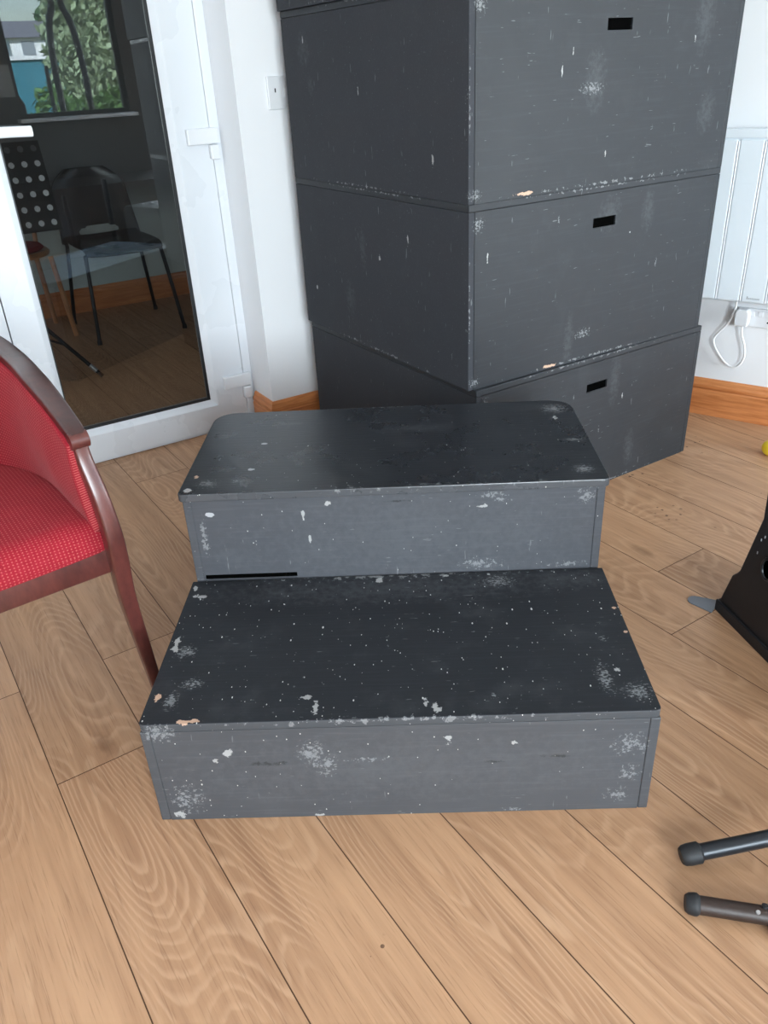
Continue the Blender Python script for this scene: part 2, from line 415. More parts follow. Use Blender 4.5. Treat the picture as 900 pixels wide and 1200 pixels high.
e = struct(empty('window_4', wloc(-4.3, -.08, .75), WROT), 'window in the wall of the panel heater', 'window')
boxes('window_frame', [(0,2.2,-.03,.03,0,.06),(0,2.2,-.03,.03,1.39,1.45),(0,.06,-.03,.03,.06,1.39),(2.14,2.2,-.03,.03,.06,1.39),(1.07,1.13,-.03,.03,.06,1.39)], M_UPVC, e, .004)
boxes('window_pane', [(.06,2.14,-.003,.003,.06,1.39)], M_WGLASS, e)

# ------------------------------------------------------------------ glazed door
door = struct(empty('door_1', rm(DR, VD), PHI), 'white framed fully glazed door set back in the wall', 'door')
def dU(u): return u - DR            # room u -> door local x
def dbox(name, lst, mat, parent=door, bevel=.003):
    return boxes(name, [(dU(a), dU(b), c-VD, d-VD, e_, f) for a, b, c, d, e_, f in lst], mat, parent, bevel)
dbox('door_frame', [(-.1695, DR, VD-.004, VD+.085, .0, DT), (DL, -.957, VD-.004, VD+.085, 0, DT), (-.957, -.168, VD-.004, VD+.085, 2.085, DT),
                    (-.957, -.168, VD+.01, VD+.085, 0, .012)], M_UPVC)
LL_, LR_, GL, GR, GB, GT = -.953, -.171, -.838, -.310, .133, 1.95
bm = bmesh.new()
x0, x1 = dU(LL_), dU(LR_); g0, g1 = dU(GL), dU(GR)
# leaf: a ring with a sloped glazing bead on the room side
def ringpts(xa, xb, za, zb, y): return [bm.verts.new(p) for p in ((xa,y,za),(xb,y,za),(xb,y,zb),(xa,y,zb))]
rs = [ringpts(x0, x1, .014, 2.08, 0), ringpts(g0-.022, g1+.022, GB-.022, GT+.022, 0), ringpts(g0-.018, g1+.018, GB-.018, GT+.018, .003),
      ringpts(g0, g1, GB, GT, .020), ringpts(g0, g1, GB, GT, .062), ringpts(x0, x1, .014, 2.08, .065)]
for A, B in zip(rs, rs[1:] + rs[:1]):
    for j in range(4): bm.faces.new((A[j], A[(j+1) % 4], B[(j+1) % 4], B[j]))
leaf = make('door_leaf', bm, M_UPVC, door)
gk = .011
dbox('gasket', [(GL, GR, VD+.019, VD+.024, GB, GB+gk), (GL, GR, VD+.019, VD+.024, GT-gk, GT), (GL, GL+.004, VD+.019, VD+.024, GB, GT), (GR-gk, GR, VD+.019, VD+.024, GB, GT)], M_GASKET, leaf, 0)
dbox('glass_pane', [(GL, GR, VD+.024, VD+.027, GB, GT)], M_GLASS, leaf, 0)
h = dbox('door_handle', [(-.915, -.868, VD-.010, VD+.001, 1.00, 1.22)], M_WHITE, leaf, .005)
bm = bmesh.new()
sweep(bm, [(dU(-.893), -.005, 1.118), (dU(-.893), -.042, 1.118), (dU(-.875), -.052, 1.118), (dU(-.82), -.054, 1.118), (dU(-.758), -.052, 1.116), (dU(-.75), -.050, 1.116)], rrect(.020, .030, .008), up=(0,0,1))
make('lever', bm, M_WHITE, h, smooth=True)
for zc in (1.058, .192, 1.85):
    k = dbox('hinge', [(-.258, -.146, VD-.020, VD, zc-.024, zc+.026)], M_WHITE, door, .004)
    dbox('hinge_knuckle', [(-.183, -.150, VD-.024, VD, zc-.073, zc-.026)], M_WHITE, k, .005)

# ------------------------------------------------------------------ the two plywood step boxes
def mk(px): return px
W = .9144; H1, D1, H2, D2 = .2419, .4527, .4622, .9038
LOWM = [((.075,.105,H1),(.030,.022,.03),'scuff'), ((.085,.006,H1),(.032,.008,.012),'wood'), ((.018,.07,H1),(.010,.022,.02),'wood'), ((.045,.06,H1),(.02,.035,.02),'scuff'),
        ((.312,.035,H1),(.012,.028,.02),'chip'), ((.290,.06,H1),(.02,.010,.02),'chip'), ((.508,.035,H1),(.010,.016,.02),'chip'), ((.525,.02,H1),(.018,.022,.02),'chip'), ((.63,.05,H1),(.010,.012,.02),'scuff'),
        ((.835,.09,H1),(.02,.06,.02),'scuff'), ((.865,.11,H1),(.014,.012,.02),'chip'), ((.885,.05,H1),(.035,.035,.02),'scuff'), ((.86,.20,H1),(.012,.012,.02),'scuff'),
        ((.03,.39,H1),(.03,.012,.02),'chip'), ((.012,.42,H1),(.008,.02,.02),'chip'), ((.015,.22,H1),(.012,.05,.02),'chip'), ((.04,.20,H1),(.03,.03,.02),'scuff'),
        ((.46,.445,H1),(.46,.022,.02),'edge'), ((.68,.41,H1),(.05,.03,.02),'scuff'), ((.82,.41,H1),(.12,.045,.02),'dust'), ((.42,.43,H1),(.02,.012,.02),'chip'), ((.66,.44,H1),(.012,.008,.02),'chip'), ((.57,.44,H1),(.010,.007,.02),'chip'),
        ((.905,.30,H1),(.01,.008,.02),'wood'), ((.905,.22,H1),(.008,.006,.02),'wood'),
        ((.46,0,H1-.004),(.46,.010,.011),'edge'), ((.03,0,H1-.02),(.05,.01,.03),'scuff'), ((.06,0,.055),(.045,.02,.045),'scuff'), ((.04,0,.015),(.02,.02,.02),'chip'),
        ((.300,0,.165),(.035,.02,.040),'scuff'), ((.325,0,.135),(.026,.02,.035),'scuff'), ((.15,0,.17),(.018,.02,.012),'chip'), ((.125,0,.15),(.008,.02,.01),'chip'), ((.40,0,.145),(.05,.02,.008),'scuff'), ((.545,0,.19),(.02,.02,.02),'chip'), ((.66,0,.175),(.012,.02,.012),'chip'),
        ((.865,0,.165),(.045,.02,.035),'scuff'), ((.875,0,.095),(.03,.02,.025),'scuff'), ((.855,0,.04),(.03,.02,.025),'scuff'), ((.30,0,.004),(.02,.02,.006),'chip'), ((.66,0,.006),(.03,.02,.006),'scuff'),
        ((.63,0,.13),(.03,.02,.006),'dark'), ((.22,0,.14),(.06,.02,.010),'dark'), ((.74,0,.14),(.04,.02,.006),'dark'), ((.45,0,.12),(.5,.03,.10),'dust'), ((.45,.40,H1),(.5,.07,.02),'dust')]
UPM = [((.05,.042,H2),(.035,.028,.02),'scuff'), ((.018,.075,H2),(.010,.012,.02),'wood'), ((.012,.012,H2),(.014,.014,.02),'chip'), ((.115,.05,H2),(.02,.02,.02),'scuff'), ((.145,.245,H2),(.012,.008,.02),'solid'), ((.135,.105,H2),(.012,.009,.02),'solid'),
       ((.20,.36,H2),(.03,.012,.02),'dust'), ((.855,.39,H2),(.05,.05,.02),'scuff'), ((.85,.33,H2),(.012,.022,.02),'chip'), ((.87,.20,H2),(.04,.012,.02),'scuff'), ((.86,.045,H2),(.035,.03,.02),'scuff'), ((.5,.30,H2),(.12,.03,.02),'dust'),
       ((.46,0,H2-.006),(.46,.012,.012),'edge'), ((.46,.45,H2),(.46,.008,.02),'edge'), ((.86,0,.425),(.03,.02,.030),'scuff'), ((.66,0,.432),(.04,.02,.012),'scuff'), ((.64,0,.405),(.022,.02,.007),'chip'), ((.68,0,.42),(.03,.02,.008),'scuff'),
       ((.055,0,.409),(.016,.02,.009),'solid'), ((.31,0,.425),(.012,.02,.010),'chip'), ((.46,0,.425),(.05,.02,.004),'dark'), ((.255,0,.40),(.006,.02,.02),'chip'), ((.265,0,.34),(.005,.02,.02),'chip'), ((.09,0,.30),(.06,.02,.04),'dust'), ((.035,0,.35),(.012,.02,.07),'scuff'), ((.5,0,.33),(.5,.03,.14),'dust'), ((.64,0,.26),(.06,.02,.02),'scuff'), ((.83,0,.252),(.06,.02,.01),'scuff')]
M_LOW = paint('worn_black_paint_low', LOWM, base=(.013,.0145,.018), base2=(.018,.020,.024), specks=.9, dust=.08, seed=1.3, rough=.58, density=1.1, spec=.22, lit_edge_col=(.060,.063,.069))
M_UP = paint('worn_black_paint_tall', UPM, base=(.016,.0175,.021), base2=(.022,.0245,.029), specks=.75, dust=.06, seed=4.1, rough=.29, density=.25, spec=.42, lit_edge_col=(.066,.069,.076))
M_LOWF = paint('lit_black_front_low', LOWM, base=(.050,.053,.060), base2=(.070,.073,.080), specks=.8, dust=.05, seed=2.3, rough=.5, density=.15)  # same black paint lightened, as the fronts catch more light than the lids
M_UPF = paint('lit_black_front_tall', UPM, base=(.052,.055,.063), base2=(.068,.071,.081), specks=.8, dust=.05, seed=5.3, rough=.5, density=.15)  # light on the tall box's front put into a paler base colour

def slab(bm, x0, x1, y0, y1, z0, z1, rb=0, rf=0):
    """a board whose back corners have radius rb and front corners rf"""
    pts = []
    for cx, cy, r, a0 in ((x0, y0, rf, 180), (x1, y0, rf, 270), (x1, y1, rb, 0), (x0, y1, rb, 90)):
        if r == 0: pts.append((cx, cy)); continue
        ox = cx + r*(1 if cx == x0 else -1); oy = cy + r*(1 if cy == y0 else -1)
        for k in range(7):
            a = R(a0 + 15*k); pts.append((ox + r*math.cos(a), oy + r*math.sin(a)))
    prism(bm, pts, 'z', z0, z1)

def step_box(name, loc, w, d, h, label, mats, slot=None, over=0.0, rb=0.0, rotz=0.0):
    e = thing(name, loc, rotz, label, 'platform box')
    t = .018
    bm = bmesh.new(); slab(bm, -over, w+over, -over, d, h-t, h, rb, .012); make('lid', bm, mats[0], e, .0022)
    z1 = h - t - .0002
    if slot:
        xa, xb, za, zb = slot
        lst = [(t, xa, 0, t, 0, z1), (xa, xb, 0, t, 0, za), (xa, xb, 0, t, zb, z1), (xb, w-t, 0, t, 0, z1)]
        bm = bmesh.new()
        xs = [t+.0006, xa, xb, w-t-.0006]; zs = [0, za, zb, z1]
        for i in range(3):
            for j in range(3):
                if i == 1 and j == 1: continue
                box(bm, xs[i], xs[i+1], 0, t, zs[j], zs[j+1])
        bmesh.ops.remove_doubles(bm, verts=bm.verts, dist=1e-5)
        # drop the inside walls the boxes share
        seen = {}
        for f in bm.faces[:]:
            k = tuple(sorted(v.index for v in f.verts))
            seen.setdefault(tuple(sorted((round(v.co.x,5), round(v.co.y,5), round(v.co.z,5)) for v in f.verts)), []).append(f)
        bmesh.ops.delete(bm, geom=[f for fs in seen.values() if len(fs) > 1 for f in fs], context='FACES_ONLY')
        fp = make('front_panel', bm, mats[1], e)
        boxes('slot', [(xa+.0003, xb-.0003, .0025, t-.001, za+.0003, zb-.0003)], M_DARK, fp)  # black filler painting the shade within the slot
    else:
        boxes('front_panel', [(t+.0006, w-t-.0006, 0, t, 0, z1)], mats[1], e, .0008)
    boxes('side_panel', [(0, t, 0, d, 0, z1)], mats[1], e, .0022)
    boxes('side_panel', [(w-t, w, 0, d, 0, z1)], mats[1], e, .0022)
    boxes('back_panel', [(t+.0006, w-t-.0006, d-t, d, 0, z1)], mats[1], e)
    return e
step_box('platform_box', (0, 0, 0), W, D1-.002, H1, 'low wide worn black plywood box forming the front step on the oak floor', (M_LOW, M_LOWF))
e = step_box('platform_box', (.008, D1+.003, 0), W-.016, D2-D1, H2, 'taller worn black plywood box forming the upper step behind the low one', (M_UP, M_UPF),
             slot=(.021, .228, H1+.0005, H1+.0125), over=.007, rb=.055)

# ------------------------------------------------------------------ the stack of four big boxes
def stack_marks(rr, h):
    m = [((.47,0,.006),(.47,.02,.007),'edge'), ((.47,0,h-.004),(.48,.02,.006),'edge'), ((.003,0,h*.5),(.004,.03,h*.5),'edge'),
         ((0,.47,.006),(.02,.47,.006),'edge'), ((0,.47,h-.004),(.02,.47,.005),'edge'), ((.03,0,h-.05),(.025,.02,.03),'scuff'), ((.02,0,.02),(.03,.02,.02),'scuff'),
         ((rr.uniform(.15,.35),0,.008),(.05,.02,.008),'wood')]
    for _ in range(4): m.append(((rr.uniform(.04,.9), 0, rr.uniform(.06,h-.05)), (rr.uniform(.003,.006), .02, rr.uniform(.010,.026)), rr.choice(('chip', 'scuff'))))
    for _ in range(3): m.append(((rr.uniform(.1,.9), 0, rr.uniform(.06,h-.05)), (rr.uniform(.02,.05), .02, rr.uniform(.04,.11)), 'dust'))
    for _ in range(1): m.append(((rr.uniform(.1,.9), 0, rr.uniform(.03,h-.03)), (rr.uniform(.03,.06), .02, .02), 'scuff'))
    for _ in range(3): m.append(((0, rr.uniform(.05,.9), rr.uniform(.06,h-.05)), (.02, rr.uniform(.004,.010), rr.uniform(.01,.03)), 'chip'))
    for _ in range(2): m.append(((0, rr.uniform(.1,.9), rr.uniform(.06,h-.05)), (.02, rr.uniform(.02,.05), rr.uniform(.03,.08)), 'dust'))
    return m
def stack_box(pos, rotz, z0, h, label, seed, wear, lip=0.0):
    e = thing('stage_box', (pos.x, pos.y, z0), rotz, label, 'platform box', 'big black boxes stacked in the corner')
    Wd = .9395; t = .018
    ms = stack_marks(random.Random(int(seed*10)), h)
    fm = paint('stage_box_front_%d' % int(seed), ms, base=(.017,.019,.0225), base2=(.024,.027,.032), specks=.35, dust=.04, seed=seed, rough=.52, spec=.28, density=-.6)
    lm = paint('stage_box_side_%d' % int(seed), ms, base=(.033,.035,.041), base2=(.040,.0425,.049), specks=.35, dust=.03, seed=seed+3, rough=.68, spec=.12, density=-.6)
    bm = bmesh.new(); slab(bm, -lip, Wd, -lip*.3, Wd, h-t, h, 0, .002); make('lid', bm, fm, e, .0018)
    z1 = h - t - .0006
    # front panel with the hand hole
    xa, xb, za, zb = .427, .513, h-.109, h-.083
    bm = bmesh.new(); xs = [t+.0008, xa, xb, Wd-t-.0008]; zs = [0, za, zb, z1]
    vg = {}
    def V(i, j, y):
        k = (i, j, y)
        if k not in vg: vg[k] = bm.verts.new((xs[i], y, zs[j]))
        return vg[k]
    for i in range(3):
        for j in range(3):
            if i == 1 and j == 1: continue
            bm.faces.new((V(i,j,0), V(i+1,j,0), V(i+1,j+1,0), V(i,j+1,0)))
            bm.faces.new((V(i,j,t), V(i,j+1,t), V(i+1,j+1,t), V(i+1,j,t)))
    for a, c in (((1,1),(2,1)), ((2,1),(2,2)), ((2,2),(1,2)), ((1,2),(1,1))):
        bm.faces.new((V(*a,0), V(*c,0), V(*c,t), V(*a,t)))
    f = make('front_panel', bm, fm, e)
    boxes('hand_hole_shade', [(xa+.0002, xb-.0022, .0035, t+.05, za+.0002, zb-.0002)], M_DARK, f)  # black filler in place of the shade inside the hole
    boxes('side_panel', [(0, t, 0, Wd, 0, z1)], lm, e, .0015)
    boxes('side_panel', [(Wd-t, Wd, 0, Wd, 0, z1)], fm, e, .0015)
    boxes('back_panel', [(t+.0008, Wd-t-.0008, Wd-t, Wd, 0, z1)], fm, e)
    return e
stack_box(rm(.018, -.0135), PHI + R(.75), 0, .4497, 'bottom box of the tall black stack, partly hidden by the steps', 11, .5)
stack_box(rm(0, 0), PHI, .4500, .4790, 'second box up in the tall black stack, resting on the bottom box', 23, .5)
stack_box(rm(-.002, .000), PHI + R(-.1), .9293, .4662, 'third box up in the tall black stack, uppermost whole face in view', 37, .5)
stack_box(rm(-.010, -.002), PHI, 1.3958, .46, 'top box of the tall black stack, only its lower edge showing', 41, .5)
boxes_top = bpy.data.objects

# ------------------------------------------------------------------ red armchair
CX = Vector((.7925, .6099, 0)); CY = Vector((-.6099, .7925, 0))
F0 = Vector((-.100, .365, 0)); HW = .275
chair = thing('armchair', F0 - CX*HW, math.atan2(CX.y, CX.x), 'red dotted upholstered tub armchair with dark red wooden frame beside the steps', 'armchair')
def plan(y, w, y0, d): return w if y < y0 else w*math.sqrt(max(0, 1-((y-y0)/d)**2))
# seat cushion
bm = bmesh.new(); uvl = bm.loops.layers.uv.new('UVMap'); NX, NY = 44, 40; grid = []
for j in range(NY+1):
    ty = j/NY; y = -.012 + ty*.555; row = []
    w = plan(y, .243, .2, .345)
    for i in range(NX+1):
        s = -1 + 2*i/NX; x = s*max(w, .012)
        ed = min(1, (1-abs(s))*max(w,.012)/.035); fr = min(1, (y+.012)/.05); bk = 1
        rnd_ = lambda k: math.sqrt(max(0, 1-(1-k)**2))
        z = .414 + .038*rnd_(fr)*(.35+.65*rnd_(ed)) + .020*math.sin(PI*min(1, ty*1.05))*(1-s*s) + .012*rnd_(fr)
        bow = .012*(1-s*s)*(1-ty)
        row.append(bm.verts.new((x, y-bow, z)))
    grid.append(row)
for j in range(NY):
    for i in range(NX):
        f = bm.faces.new((grid[j][i], grid[j][i+1], grid[j+1][i+1], grid[j+1][i]))
        for l in f.loops: l[uvl].uv = (l.vert.co.x, l.vert.co.y + (l.vert.co.z if l.vert.co.y < .03 else .43)*1.0)
# skirt down to the rail
edge = [grid[0][i] for i in range(NX+1)]
low = [bm.verts.new((v.co.x, v.co.y+.004, .402)) for v in edge]
for i in range(NX):
    f = bm.faces.new((low[i], low[i+1], edge[i+1], edge[i]))
    for l in f.loops: l[uvl].uv = (l.vert.co.x, l.vert.co.z)
make('seat', bm, M_FABRIC, chair, smooth=True)
# wooden rail under the seat
sect = rrect(.024, .055, .004)
bm = bmesh.new(); sweep(bm, [(-.250, .003, .384), (.250, .003, .384)], rrect(.026, .070, .004)); make('seat_rail', bm, M_MAHOG, chair, smooth=True)
bm = bmesh.new()
path = [(.243, .01, .390), (.243, .2, .390)] + [(plan(y, .243, .2, .33), y, .390) for y in (.28,.36,.43,.48,.51)] + [(0, .53, .390)]
path = path + [(-x, y, z) for x, y, z in path[-2::-1]]
sweep(bm, path, sect); make('seat_frame', bm, M_MAHOG, chair, smooth=True)
# arm rail in one sweep round the back
half = [(.237, -.006, .647), (.237, .030, .661), (.235, .125, .690), (.231, .217, .713), (.228, .324, .728), (.210, .43, .748), (.170, .52, .766), (.09, .565, .776), (0, .58, .78)]
full = half + [(-x, y, z) for x, y, z in half[-2::-1]]
bm = bmesh.new(); pts = spline(full, 8)
nP = len(pts)
sweep(bm, pts, rrect(.046, .026, .009), scales=[(.74 + .26*min(1, min(i, nP-1-i)/22), 1) for i in range(nP)])
rail = make('arm_rail', bm, M_RAIL, chair, smooth=True)
for s in (1, -1):
    bm = bmesh.new()
    lg = [(s*HW, 0, 0), (s*(HW-.010), -.006, .12), (s*(HW-.022), -.012, .28), (s*(HW-.024), -.022, .38), (s*(HW-.026), -.032, .45), (s*(HW-.030), -.022, .53), (s*(HW-.036), .000, .60), (s*(HW-.038), .008, .656)]
    P = spline(lg, 6); n = len(P)
    sc = []
    for p in P:
        z = p.z; k = .62 + .38*min(1, z/.38) if z < .40 else 1.0 - .22*min(1, (z-.40)/.22)
        sc.append((k, k))
    sweep(bm, P, rrect(.036, .040, .006), up=(0, 1, 0), scales=sc)
    make('front_leg', bm, M_MAHOG, chair, smooth=True)
    # rounded nose where the arm meets the post
    bm = bmesh.new(); sweep(bm, [(s*.237-.0175, -.004, .644), (s*.237+.0175, -.004, .644)], circ(.0165, 14)); make('arm_cap', bm, M_MAHOG, chair, smooth=True)
    bm = bmesh.new()
    sweep(bm, spline([(s*.150, .70, 0), (s*.155, .62, .16), (s*.165, .53, .36), (s*.170, .50, .52), (s*.170, .515, .75)], 5), rrect(.030, .036, .005), up=(0, 1, 0), scales=None)
    make('back_leg', bm, M_MAHOG, chair, smooth=True)
# padded inner back
bm = bmesh.new(); uvl = bm.loops.layers.uv.new('UVMap')
bot = [(.236, .0, .425), (.236, .1, .43), (.236, .2, .43)] + [(plan(y, .236, .2, .335), y, .43) for y in (.27,.34,.41,.46,.50,.525)] + [(0, .535, .43)]
top = [(.226, .0, .636), (.224, .10, .672), (.220, .20, .698), (.217, .28, .710), (.209, .345, .720), (.192, .43, .736), (.172, .49, .75), (.12, .53, .758), (.06, .553, .763), (0, .56, .766)]
bot = bot + [(-x, y, z) for x, y, z in bot[-2::-1]]; top = top + [(-x, y, z) for x, y, z in top[-2::-1]]
B, T = spline([(x, y, z+.018) for x, y, z in bot], 6), spline(top, 6); NZ = 14; g = []; acc = 0
for i, (b0, t0) in enumerate(zip(B, T)):
    col = []
    if i: acc += (B[i]-B[i-1]).length
    mid = Vector((0, .2, 0))
    for k in range(NZ+1):
        t = k/NZ; p = b0.lerp(t0, t)
        inn = (mid - Vector((p.x, p.y, 0))); inn = inn.normalized() if inn.length > 1e-6 else Vector()
        e0 = min(1, min(i, len(B)-1-i)/7)
        p = p + inn*(.020*math.sin(PI*t)*(.25+.75*e0))
        col.append((bm.verts.new(p), acc, t*.3))
    g.append(col)
for i in range(len(g)-1):
    for k in range(NZ):
        q = (g[i][k], g[i+1][k], g[i+1][k+1], g[i][k+1])
        f = bm.faces.new([v for v, _, _ in q])
        for l, (_, a, c) in zip(f.loops, q): l[uvl].uv = (a, c)
bk = make('backrest', bm, M_FABRIC, chair, smooth=True)
md = bk.modifiers.new('thick', 'SOLIDIFY'); md.thickness = .022; md.offset = 0

# ------------------------------------------------------------------ wall fittings
sw = thing('light_switch', rm(-.026, VW, 1.129), PHI, 'white square key-switch plate on the wall beside the black stack', 'switch')
boxes('switch_plate', [(0, .090, -.009, 0, 0, .097)], M_WHITE, sw, .0025)
boxes('key_slot', [(.024, .028, -.0100, -.009, .050, .062)], M_GASKET, sw)
boxes('switch_rocker', [(.055, .075, -.013, -.009, .036, .060)], M_WHITE, sw, .002)

HT = thing('panel_heater', wloc(0, 0, .452), WROT, 'flat white ribbed panel heater fixed to the right-hand wall', 'heater')
hz = .538
boxes('heater_body', [(-.82, .10, .025, .058, 0, hz)], M_HEAT, HT, .006)
# ribbed front: raised panels parted by narrow bright rounded ribs
bm = bmesh.new(); xs = [.10, .030, -.0525, -.135, -.2175, -.300, -.3825, -.465, -.5475, -.63, -.7125, -.82]
for a, b_ in zip(xs[1:], xs): box(bm, a+.004, b_-.004, .058, .066, .006, hz-.016)
make('front_panel', bm, M_HEAT, HT, .003)
bm = bmesh.new()
for x in xs[1:-1]: sweep(bm, [(x, .062, .008), (x, .062, hz-.02)], circ(.0042, 8))
make('rib', bm, M_WHITE, HT, smooth=True)
boxes('top_rail', [(-.82, .10, .022, .064, hz-.012, hz+.016)], M_HEAT, HT, .004)
boxes('wall_bracket', [(-.10, -.02, 0, .025, .1, .45)], M_HEAT, HT)
boxes('wall_bracket', [(-.70, -.62, 0, .025, .1, .45)], M_HEAT, HT)
# faint maker's lettering, too small to read in the photograph: one tall initial and low letters
bm = bmesh.new(); x = -.156
for k in range(8):
    wd, hh = (.0045, .010) if k == 0 else (.0042, .0055); box(bm, x-wd, x, .0655, .0664, .016, .016+hh); x -= wd + .0012
make('maker_lettering', bm, M_GREYTXT, HT)

SO = thing('double_socket', wloc(-.115, 0, .358), WROT, 'white double wall socket below the panel heater', 'socket')
boxes('socket_plate', [(-.146, 0, 0, .011, 0, .066)], M_WHITE, SO, .003)
boxes('switch_rocker', [(-.068, -.054, .011, .015, .040, .058)], M_WHITE, SO, .001)
boxes('switch_rocker', [(-.094, -.080, .011, .015, .040, .058)], M_WHITE, SO, .001)
boxes('pin_hole', [(-.126, -.119, .0105, .0116, .040, .050), (-.134, -.127, .0105, .0116, .018, .023), (-.118, -.111, .0105, .0116, .018, .023)], M_DARK, SO)
PL = thing('power_lead', wloc(-.147, .0155, .366), WROT, 'white plug and looping flex pushed into the socket under the heater', 'plug')
bm = bmesh.new(); prism(bm, [(-.022,.0),(.022,.0),(.024,.02),(.024,.048),(.016,.060),(-.016,.060),(-.024,.048),(-.024,.02)], 'y', 0, .036)
make('plug', bm, M_WHITE, PL, .004)
bm = bmesh.new()
cab = [(-.152,.03,.368), (-.154,.03,.335), (-.172,.028,.285), (-.172,.022,.24), (-.150,.018,.208), (-.115,.016,.214), (-.072,.016,.262), (-.058,.018,.300), (-.078,.022,.335), (-.105,.03,.375), (-.119,.036,.42), (-.122,.04,.458)]
tube(bm, [(x+.147, y-.012, z-.366) for x, y, z in spline(cab, 8)], .0037, 8, up=(0,1,0))
make('flex', bm, M_LEADW, PL, smooth=True)

# ------------------------------------------------------------------ black loudspeaker at the right edge
A = Vector((1.256, .615, 0)); SD = Vector((.2121, -.9772, 0))
SP = thing('loudspeaker', A, math.atan2(SD.y, SD.x), 'black moulded loudspeaker standing on the floor at the right edge of the photo', 'speaker')
prof = [(0,0),(.46,0),(.46,.55),(.43,.58),(.13,.58),(.105,.50),(.097,.40),(.102,.315),(.060,.150),(.052,.138),(.037,.122),(.030,.100),(.014,.048),(.010,.034),(0,.028)]
bm = bmesh.new(); prism(bm, [(x, z) for x, z in prof], 'y', 0, .34)
make('case', bm, M_SPK, SP, .006, seg=3)
# plinth moulding along the visible side
boxes('plinth', [(.004, .46, -.006, 0, .0, .032)], M_SPK, SP, .004)
bm = bmesh.new(); sweep(bm, [(.155+.020*math.cos(2*PI*k/20), -.002, .212+.026*math.sin(2*PI*k/20)) for k in range(20)], circ(.0035, 8), up=(0,1,0), closed=True)
make('port_ring', bm, M_TUBE, SP, smooth=True)
bm = bmesh.new(); prism(bm, [(.155+.017*math.cos(2*PI*k/20), .212+.023*math.sin(2*PI*k/20)) for k in range(20)], 'y', -.0015, .004)
make('port', bm, M_DARK, SP)
for x, z in ((.112,.262),(.108,.226),(.122,.275)): boxes('scuff_mark', [(x, x+.0022, -.0012, .0, z, z+.006)], M_GREYTXT, SP)
# grey flap on the floor, under the speaker's edge
bm = bmesh.new()
pts = []
tip = Vector((1.200, .655, 0)); 
c0 = Vector((1.252, .560, 0)); c1 = Vector((1.31, .66, 0))
dirv = (Vector((1.27, .612, 0)) - tip).normalized(); nv = Vector((-dirv.y, dirv.x, 0))
for k in range(9):
    a = R(90 + 22.5*k); pts.append(tip + dirv*(.022 + .022*math.cos(a)) + nv*(.020*math.sin(a)))
pts += [tip + dirv*.066 - nv*.034, tip + dirv*.072 + nv*.026]
prism(bm, [(p.x-tip.x, p.y-tip.y) for p in pts], 'z', .0005, .003)
tag(make('rubber_flap', bm, M_GREYRUB, loc=tip), 'grey flat rounded tongue lying on the floor at the black loudspeaker\'s foot', 'flap')

bm = bmesh.new(); bmesh.ops.create_uvsphere(bm, u_segments=24, v_segments=14, radius=.030)
for v in bm.verts: v.co.z *= .95
tag(make('yellow_ball', bm, M_YEL, smooth=True, loc=(1.744, 1.478, .0286)), 'small round yellow object on the floor behind the black loudspeaker', 'ball')

# ------------------------------------------------------------------ two stands reaching in from the right
def foot_leg(parent, a, b, r, rc, mat, name='leg', caplen=.026):
    a, b = Vector(a), Vector(b); d = (b-a).normalized()
    bm = bmesh.new(); tube(bm, [a + d*.010, b], r, 18)
    lg = make(name, bm, mat, parent, smooth=True)
    bm = bmesh.new(); sweep(bm, [a - d*.002, a + d*.003, a + d*.012, a + d*caplen, a + d*(caplen+.004)], circ(1, 18), scales=[(rc*.72, rc*.72), (rc*.92, rc*.92), (rc, rc), (rc, rc), (r*1.02, r*1.02)])
    make('rubber_foot', bm, M_RUBBER, lg, smooth=True)
    return lg
def pad(lg, a, b, r0, r1, mat, name):
    bm = bmesh.new(); a, b = Vector(a), Vector(b); sweep(bm, [a, b], circ(r0, 18), scales=None); return make(name, bm, mat, lg, smooth=True)
hub = Vector((1.50, -.078, 0))
st = thing('tripod_stand', hub, 0, 'charcoal tripod stand whose rubber-tipped leg reaches in above the brown one', 'stand')
foot_leg(st, Vector((.938, -.121, .0205)) - hub, Vector((-.03, -.003, .115)), .0140, .0185, M_TUBE, caplen=.030)
for az in (30, -50):
    foot_leg(st, (.30*math.cos(R(az)), .30*math.sin(R(az)), .0205), (.03*math.cos(R(az)), .03*math.sin(R(az)), .115), .0140, .0185, M_TUBE)
bm = bmesh.new(); lathe(bm, [(.017,.02),(.017,.70),(.014,.71)], 18); make('pole', bm, M_TUBE, st, smooth=True)
bm = bmesh.new(); lathe(bm, [(.034,.09),(.038,.10),(.038,.135),(.030,.15)], 20); make('collar', bm, M_RUBBER, st, smooth=True)
# second stand: floor bar with upright
hb = Vector((1.36, -.298, 0))
s2 = thing('floor_stand', hb, 0, 'brown-black tubular stand whose round-capped foot bar lies nearest the camera', 'stand')
a0 = Vector((.918, -.208, .019)) - hb; a1 = Vector((1.62, -.358, .021)) - hb
ft = foot_leg(s2, a0, a1, .0148, .0180, M_TUBEB, 'foot_bar', .016)
d = (a1-a0).normalized()
bm = bmesh.new(); p = a0 + d*.104 + Vector((0,-.0065,.0128)); sweep(bm, [p, p + Vector((0,-.0012,.0022))], circ(.0034, 12), up=(1,0,0)); make('rivet', bm, M_STEEL, ft, smooth=True)
bm = bmesh.new(); p = a0 + d*.118 + Vector((.0,.004,.0142)); sweep(bm, [p, p + Vector((0,0.001,.004))], circ(.005, 12), up=(1,0,0)); make('button', bm, M_RUBBER, ft, smooth=True)
bm = bmesh.new(); box(bm, .128, .175, -.030, .0, .0, .022)
bmesh.ops.transform(bm, matrix=Matrix.Translation(a0*1.0 - Vector((0,0,a0.z))) @ Matrix.Rotation(math.atan2(d.y, d.x), 4, 'Z'), verts=bm.verts)
make('bracket', bm, M_RUBBER, s2, .003)
